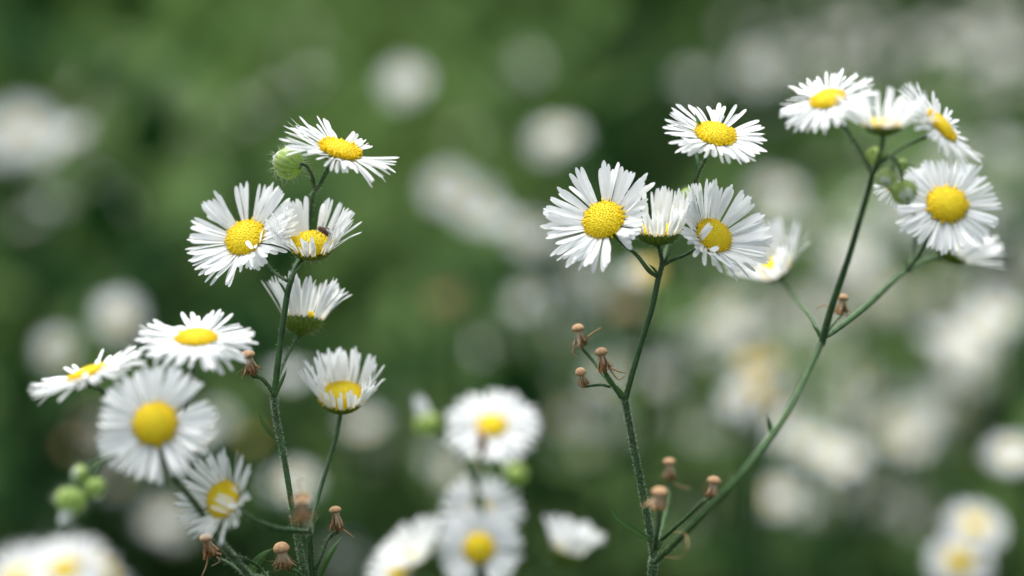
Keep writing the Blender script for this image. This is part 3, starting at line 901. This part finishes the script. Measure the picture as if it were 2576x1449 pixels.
GB = 'blurred fleabanes behind the sharp plants'
BG = [
    (.86, [(1016, 208, 'f', 1, 1.05), (1030, 200, 'u', 0, .8)], 'round blurred white flower high behind the topmost left flower'),
    (1.3, [(1312, 162, 'f', 0, 1.05), (1335, 180, 'u', 2, .8)], 'dim round blurred flower near the top centre'),
    (.86, [(1408, 340, 'u', 0, 1.05), (1375, 360, 'f', 1, .8)], 'bright round blurred flower above the right plant\'s left cluster'),
    (2.0, [(1165, 345, 'u', 0, 1.0)], 'faint grey flower between two brighter round ones at top centre'),
    (.84, [(62, 322, 'f', 0, 1.3), (15, 350, 'f', 1, 1.3), (110, 365, 'u', 0, 1.1), (170, 350, 's', 2, 1.1)], 'big pale blurred flower clump at the left edge'),
    (.80, [(1125, 475, 'f', 0, 1.0), (1195, 515, 'f', 1, 1.1), (1240, 550, 'u', 0, .9)], 'long white blur of flowers left of the right plant'),
    (.86, [(1330, 590, 'f', 1, .9), (1395, 612, 'r', 2, .9)], 'small pale blurred flowers touching the left petals of the right cluster'),
    (.68, [(302, 805, 'f', 2, 1.1)], 'creamy blurred flower above the low left flat flower'),
    (.74, [(148, 885, 'f', 2, .9)], 'dull white blurred flower above the leftmost tilted flower'),
    (.74, [(728, 962, 's', 2, .95)], 'cream blurred flower behind the sharp left stem'),
    (.80, [(915, 1080, 'u', 2, .95)], 'cream blurred flower under the cupped flower right of the left stem'),
    (.76, [(735, 1215, 'u', 0, 1.0)], 'pale blurred flower behind the lower left stem'),
    (.80, [(635, 1108, 'f', 4, .62)], 'petal-less yellow blurred centre left of the sharp left stem'),
    (.80, [(480, 1085, 'u', 0, .9), (545, 1060, 'r', 2, .7)], 'blurred flower behind the front left daisy'),
    (1.5, [(610, 285, 'u', 0, 1.0), (690, 250, 'u', 1, 1.0), (780, 215, 'u', 2, 1.0)], 'grey row of faint flowers above the left green bud'),
    (.62, [(1632, 690, 'f', 4, .9), (1610, 685, 'u', 0, .6)], 'yellowish blurred flower behind the right plant\'s upper stem'),
    (.80, [(1595, 775, 'f', 5, .8), (1555, 775, 'f', 5, .7)], 'brownish blurred flower beside the right plant\'s upper stem'),
    (.62, [(1885, 1000, 'f', 3, .85), (1905, 985, 'f', 4, .85), (1935, 1030, 'f', 4, .7), (1890, 1040, 'f', 4, .6), (1850, 1005, 'f', 1, .6)], 'yellow-centred blurred flower between the two right stems'),
    (.66, [(1905, 918, 'u', 3, .8), (1885, 915, 'f', 4, .8), (1935, 905, 'f', 4, .6)], 'smaller yellow blurred flower just above the yellow-centred one'),
    (.95, [(1955, 480, 'u', 0, 1.1)], 'pale round blurred flower left of the tall right stem'),
    (1.05, [(1905, 175, 'f', 0, 1.1)], 'grey round blurred flower above the topmost middle flower'),
    (1.30, [(1750, 205, 'u', 0, 1.1)], 'very faint round flower left of the grey one at top'),
    (.92, [(2140, 640, 'u', 0, 1.1), (2160, 680, 's', 2, 1.0)], 'lavender grey blurred flower right of the tall right stem'),
    (.66, [(2545, 1140, 'u', 0, .9)], 'bright white blurred flower at the right edge'),
    (.80, [(2050, 1130, 'u', 0, 1.1), (1990, 1090, 'l', 2, 1.0), (2115, 1155, 'u', 1, 1.1)], 'broad white blur below the right arm'),
    (.85, [(1950, 1250, 'u', 0, 1.1), (2000, 1265, 'r', 1, 1.0)], 'pale blurred flower low beside the right arm'),
    (.95, [(2240, 1085, 'u', 3, 1.1), (2290, 1110, 'u', 0, 1.0)], 'cream blurred flower right of the broad white blur'),
    (.85, [(2430, 850, 'u', 0, 1.2), (2360, 870, 's', 2, 1.1), (2500, 800, 'u', 1, 1.2)], 'huge pale blur at the right below the tilted cup'),
    (1.0, [(1755, 850, 'u', 0, 1.2), (1800, 900, 'u', 2, 1.1)], 'grey blurred flower between the right plant\'s two arms'),
    (.95, [(1430, 1050, 'u', 3, 1.0), (1500, 1080, 's', 2, 1.0)], 'cream blurred flower left of the lower right stem'),
    (.92, [(1100, 1175, 's', 2, 1.1), (1150, 1190, 'u', 3, .8)], 'cream blurred flower below the middle bud'),
    (.95, [(300, 1200, 'u', 3, 1.0), (250, 1150, 's', 2, .8)], 'cream blurred flower behind the drooping buds'),
    (.90, [(410, 1310, 'u', 0, .9), (430, 1360, 's', 2, .9)], 'greenish pale blur under the low left flowers'),
    (.95, [(860, 1400, 'u', 0, 1.0)], 'pale blur at the bottom right of the left plant'),
    (1.05, [(1240, 870, 'u', 0, 1.1)], 'grey blur above the low middle flower'),
    (1.3, [(2400, 105, 'u', 0, 1.2), (2490, 50, 'u', 1, 1.2)], 'grey blur in the top right corner'),
    (1.0, [(60, 560, 'u', 2, 1.0), (120, 520, 's', 2, 1.0)], 'dim grey blur under the clump at the left edge'),
    (.85, [(1110, 760, 'f', 5, .8), (1140, 745, 'f', 5, .6)], 'brownish blur of dried heads in the dark gap at mid height'),
    (.9, [(230, 1060, 'f', 5, .7), (180, 1120, 'u', 5, .7)], 'brownish blur of dried heads behind the front left daisy'),
    (.9, [(2260, 1085, 'f', 4, .6)], 'small yellow blurred centre right of the broad white blur'),
    (1.1, [(320, 520, 'l', 2, 1.1), (270, 470, 's', 2, 1.1)], 'dim slanting grey blur left of the left plant'),
]
for i, (d, hs, lab) in enumerate(BG):
    bgplant(d, hs, lab, GB, 300 + i)

# drifts of plants that nothing tells apart: one label for each drift
DR = [
    (2260, 280, 330, 260, 28, 1.6, 2.8, 'faint grey fleabane dissolved in the haze behind the top right flowers'),
    (2300, 780, 320, 300, 44, 1.1, 2.2, 'pale fleabane dissolved in the white haze right of the tall right stem'),
    (1750, 1000, 400, 300, 38, 1.1, 2.2, 'pale fleabane dissolved in the haze between the right plant\'s arms'),
    (2150, 1150, 330, 170, 18, 1.1, 2.0, 'pale fleabane dissolved in the haze under the right arm'),
    (480, 330, 420, 280, 10, 2.2, 3.2, 'faint fleabane dissolved in the dark green at upper left'),
    (1900, 1010, 560, 300, 30, .92, 1.4, 'soft white fleabane blurred among the overlapping ones at lower right'),
    (2330, 700, 260, 330, 12, .95, 1.4, 'soft white fleabane blurred among the overlapping ones at far right'),
    (320, 1180, 300, 220, 12, .95, 1.4, 'faint fleabane dissolved in the olive green at lower left'),
    (1100, 1050, 220, 200, 7, 1.2, 1.6, 'faint fleabane dissolved in the green at lower middle'),
]
rg = random.Random(4242)
for j, (cx, cy, rx, ry, n, d0, d1, lab) in enumerate(DR):
    for i in range(n):
        d = rg.uniform(d0, d1)
        px, py = cx + rg.uniform(-rx, rx), cy + rg.uniform(-ry, ry)
        hs = [(px + rg.gauss(0, 55), py + rg.gauss(0, 34), rg.choice('fuulr'), rg.choice((0, 0, 1, 2, 3)), rg.uniform(.9, 1.15)) for _ in range(rg.randrange(2, 4))]
        bgplant(d, hs, lab, lab.replace('fleabane', 'fleabanes'), 1000 + j * 100 + i, 3)

# leafy stalks without flowers: light green smears, and dark leaf colour standing in for shaded gaps
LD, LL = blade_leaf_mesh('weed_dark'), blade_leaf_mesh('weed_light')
STALKS = [
    (LL, 'light green blurred leafy stalk without flowers at the upper left or centre', [(450, 120, 1.3), (560, 230, 1.2), (880, 120, 1.3), (1150, 80, 1.6), (300, 520, 1.1), (1270, 270, 1.3),
        (960, 430, 1.2), (80, 60, 1.3), (1050, 640, 1.2), (680, 130, 1.4), (1480, 160, 1.4), (740, 60, 1.2)]),
    (LL, 'light green blurred leafy stalk among flowers in the lower half or at right', [(1180, 900, 1.1), (2330, 1190, 1.1), (1700, 1300, 1.1), (1500, 880, 1.2), (2150, 960, 1.2), (2450, 640, 1.3), (1780, 640, 1.3), (2080, 420, 1.4), (1330, 1000, 1.1), (1480, 1340, 1.0), (1880, 1350, 1.1), (2560, 900, 1.0), (2120, 1000, 1.0), (1560, 1160, 1.0), (2250, 560, 1.1), (1850, 760, 1.0), (1430, 1180, 1.0), (2330, 330, 1.2), (330, 1330, 1.0), (2390, 420, 1.3)]),
    (LD, 'blurred leafy stalk coloured dark green as shade between background flowers', [(330, 150, 1.0), (380, 480, 1.0), (90, 170, 1.1), (250, 690, .95), (880, 880, .95), (1330, 740, .95), (1600, 60, 1.2), (1480, 430, 1.1),
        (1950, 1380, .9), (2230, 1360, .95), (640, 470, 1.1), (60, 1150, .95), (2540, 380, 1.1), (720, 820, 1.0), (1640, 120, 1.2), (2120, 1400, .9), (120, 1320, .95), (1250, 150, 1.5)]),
]
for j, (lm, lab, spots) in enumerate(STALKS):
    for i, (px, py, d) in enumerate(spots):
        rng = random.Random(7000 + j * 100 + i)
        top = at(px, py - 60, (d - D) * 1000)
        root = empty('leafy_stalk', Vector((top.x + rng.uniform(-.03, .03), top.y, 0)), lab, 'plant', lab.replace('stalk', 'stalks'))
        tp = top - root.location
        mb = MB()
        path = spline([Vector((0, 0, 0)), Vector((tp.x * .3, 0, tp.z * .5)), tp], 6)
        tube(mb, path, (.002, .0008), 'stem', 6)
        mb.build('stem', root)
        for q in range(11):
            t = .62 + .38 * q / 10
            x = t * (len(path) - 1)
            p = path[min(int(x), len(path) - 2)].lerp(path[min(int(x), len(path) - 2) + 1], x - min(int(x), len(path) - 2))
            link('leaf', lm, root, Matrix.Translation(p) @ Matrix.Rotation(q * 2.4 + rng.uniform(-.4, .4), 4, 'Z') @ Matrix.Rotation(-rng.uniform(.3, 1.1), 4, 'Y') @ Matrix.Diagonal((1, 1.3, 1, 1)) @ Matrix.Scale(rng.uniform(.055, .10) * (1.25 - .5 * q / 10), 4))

# ------------------------------------------------------------------ meadow greenery (uncountable)
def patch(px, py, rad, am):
    """a stand of grass tinted lighter (+), or darker (-) as painted shade of a hollow, where the eye meets it at 0.36 m height"""
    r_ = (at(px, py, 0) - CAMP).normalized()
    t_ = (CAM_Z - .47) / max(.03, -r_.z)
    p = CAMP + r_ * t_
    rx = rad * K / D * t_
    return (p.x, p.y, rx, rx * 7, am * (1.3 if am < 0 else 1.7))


PATCH = [patch(*q) for q in (  # negative ones put the shade of hollows into the blade tint
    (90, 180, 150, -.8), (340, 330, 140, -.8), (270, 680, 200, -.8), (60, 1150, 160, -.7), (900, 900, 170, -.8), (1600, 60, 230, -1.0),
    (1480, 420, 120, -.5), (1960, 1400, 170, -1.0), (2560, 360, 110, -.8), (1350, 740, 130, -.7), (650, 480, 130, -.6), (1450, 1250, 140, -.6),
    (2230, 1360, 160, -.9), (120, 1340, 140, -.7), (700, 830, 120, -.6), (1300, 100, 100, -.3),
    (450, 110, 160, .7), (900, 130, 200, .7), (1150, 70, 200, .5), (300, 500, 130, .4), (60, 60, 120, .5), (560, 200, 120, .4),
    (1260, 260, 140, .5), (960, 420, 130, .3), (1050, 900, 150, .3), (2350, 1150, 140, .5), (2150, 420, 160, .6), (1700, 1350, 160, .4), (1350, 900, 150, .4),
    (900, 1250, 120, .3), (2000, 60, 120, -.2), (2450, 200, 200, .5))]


def meadow(name, n, seed, d0, d1, h0, h1, wid, key, per=60):
    r = np.random.default_rng(seed)
    nt_ = max(60, int(n / per))
    td = d0 * (d1 / d0) ** r.random(nt_)
    tx = (r.random(nt_) - .5) * 2 * (0.28 * td + 0.18)
    th = .45 + .65 * r.random(nt_)
    ttint = np.where(r.random(nt_) < .5, r.random(nt_) * .25, .35 + .65 * r.random(nt_))
    k_ = r.integers(0, nt_, n)
    tr_ = (.025 + .035 * r.random(nt_)) * (.8 + .25 * td)
    x = tx[k_] + r.normal(0, 1, n) * tr_[k_]
    y = np.maximum(td[k_] + r.normal(0, 1, n) * tr_[k_], d0)
    d = td[k_]
    h = (h0 + (h1 - h0) * r.random(n)) * th[k_]
    u_, v_ = x * 1.0, y * 0.8
    az = np.arctan2(y - td[k_], x - tx[k_]) + r.normal(0, .8, n)
    lean = h * (0.2 + .6 * r.random(n))
    ww = wid * (.6 + .8 * r.random(n)) * (0.7 + .3 * d)
    seg = 4
    V = np.zeros((n, seg + 1, 2, 3), np.float32)
    T = np.zeros((n, seg + 1, 2), np.float32)
    pt, ph_ = np.zeros(n), np.zeros(n)
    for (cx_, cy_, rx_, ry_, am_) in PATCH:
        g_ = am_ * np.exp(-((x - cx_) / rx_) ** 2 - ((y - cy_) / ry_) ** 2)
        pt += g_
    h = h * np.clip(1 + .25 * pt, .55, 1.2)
    tt = np.clip(ttint[k_] + r.normal(0, .08, n), 0, 1)
    for i in range(seg + 1):
        t = i / seg
        cx = x + np.cos(az) * lean * t * t
        cy = y + np.sin(az) * lean * t * t
        cz = h * (t - .18 * t * t * 1.2)
        wi = ww * (0.5 + 1.6 * t - 2.05 * t * t)
        for s, sg in ((0, -1), (1, 1)):
            V[:, i, s, 0] = cx - np.sin(az) * wi * sg * .5
            V[:, i, s, 1] = cy + np.cos(az) * wi * sg * .5
            V[:, i, s, 2] = cz
            T[:, i, s] = tt
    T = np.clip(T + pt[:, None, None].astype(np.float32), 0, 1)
    base = (np.arange(n) * (seg + 1) * 2)[:, None]
    quads = np.array([[i * 2, i * 2 + 1, i * 2 + 3, i * 2 + 2] for i in range(seg)])
    F = (base[:, :, None] + quads[None]).reshape(-1, 4)
    me = bpy.data.meshes.new(name)
    nv, nf = V.size // 3, len(F)
    me.vertices.add(nv)
    me.vertices.foreach_set('co', V.reshape(-1))
    me.loops.add(nf * 4)
    me.loops.foreach_set('vertex_index', F.reshape(-1).astype(np.int32))
    me.polygons.add(nf)
    me.polygons.foreach_set('loop_start', np.arange(nf, dtype=np.int32) * 4)
    me.polygons.foreach_set('use_smooth', np.ones(nf, bool))
    a = me.attributes.new('tint', 'FLOAT', 'POINT')
    a.data.foreach_set('value', T.reshape(-1))
    me.materials.append(M[key])
    me.update(calc_edges=True)
    me.validate()
    o = link(name, me)
    o['kind'] = 'stuff'
    return o


tag(meadow('meadow_grass', 42000, 1, 0.62, 9.0, .26, .58, .006, 'grass', 70), 'soft blurred green grass filling the meadow behind the flowers', 'grass')
tag(meadow('meadow_leaves', 9000, 2, 0.62, 5.0, .20, .50, .024, 'weed', 25), 'blurred broad green leaves among the meadow grass', 'leaves')
tag(meadow('dry_grass', 5000, 3, 0.75, 4.0, .25, .45, .004, 'straw', 25), 'scattered dry brownish grass blades among the green', 'dry grass')
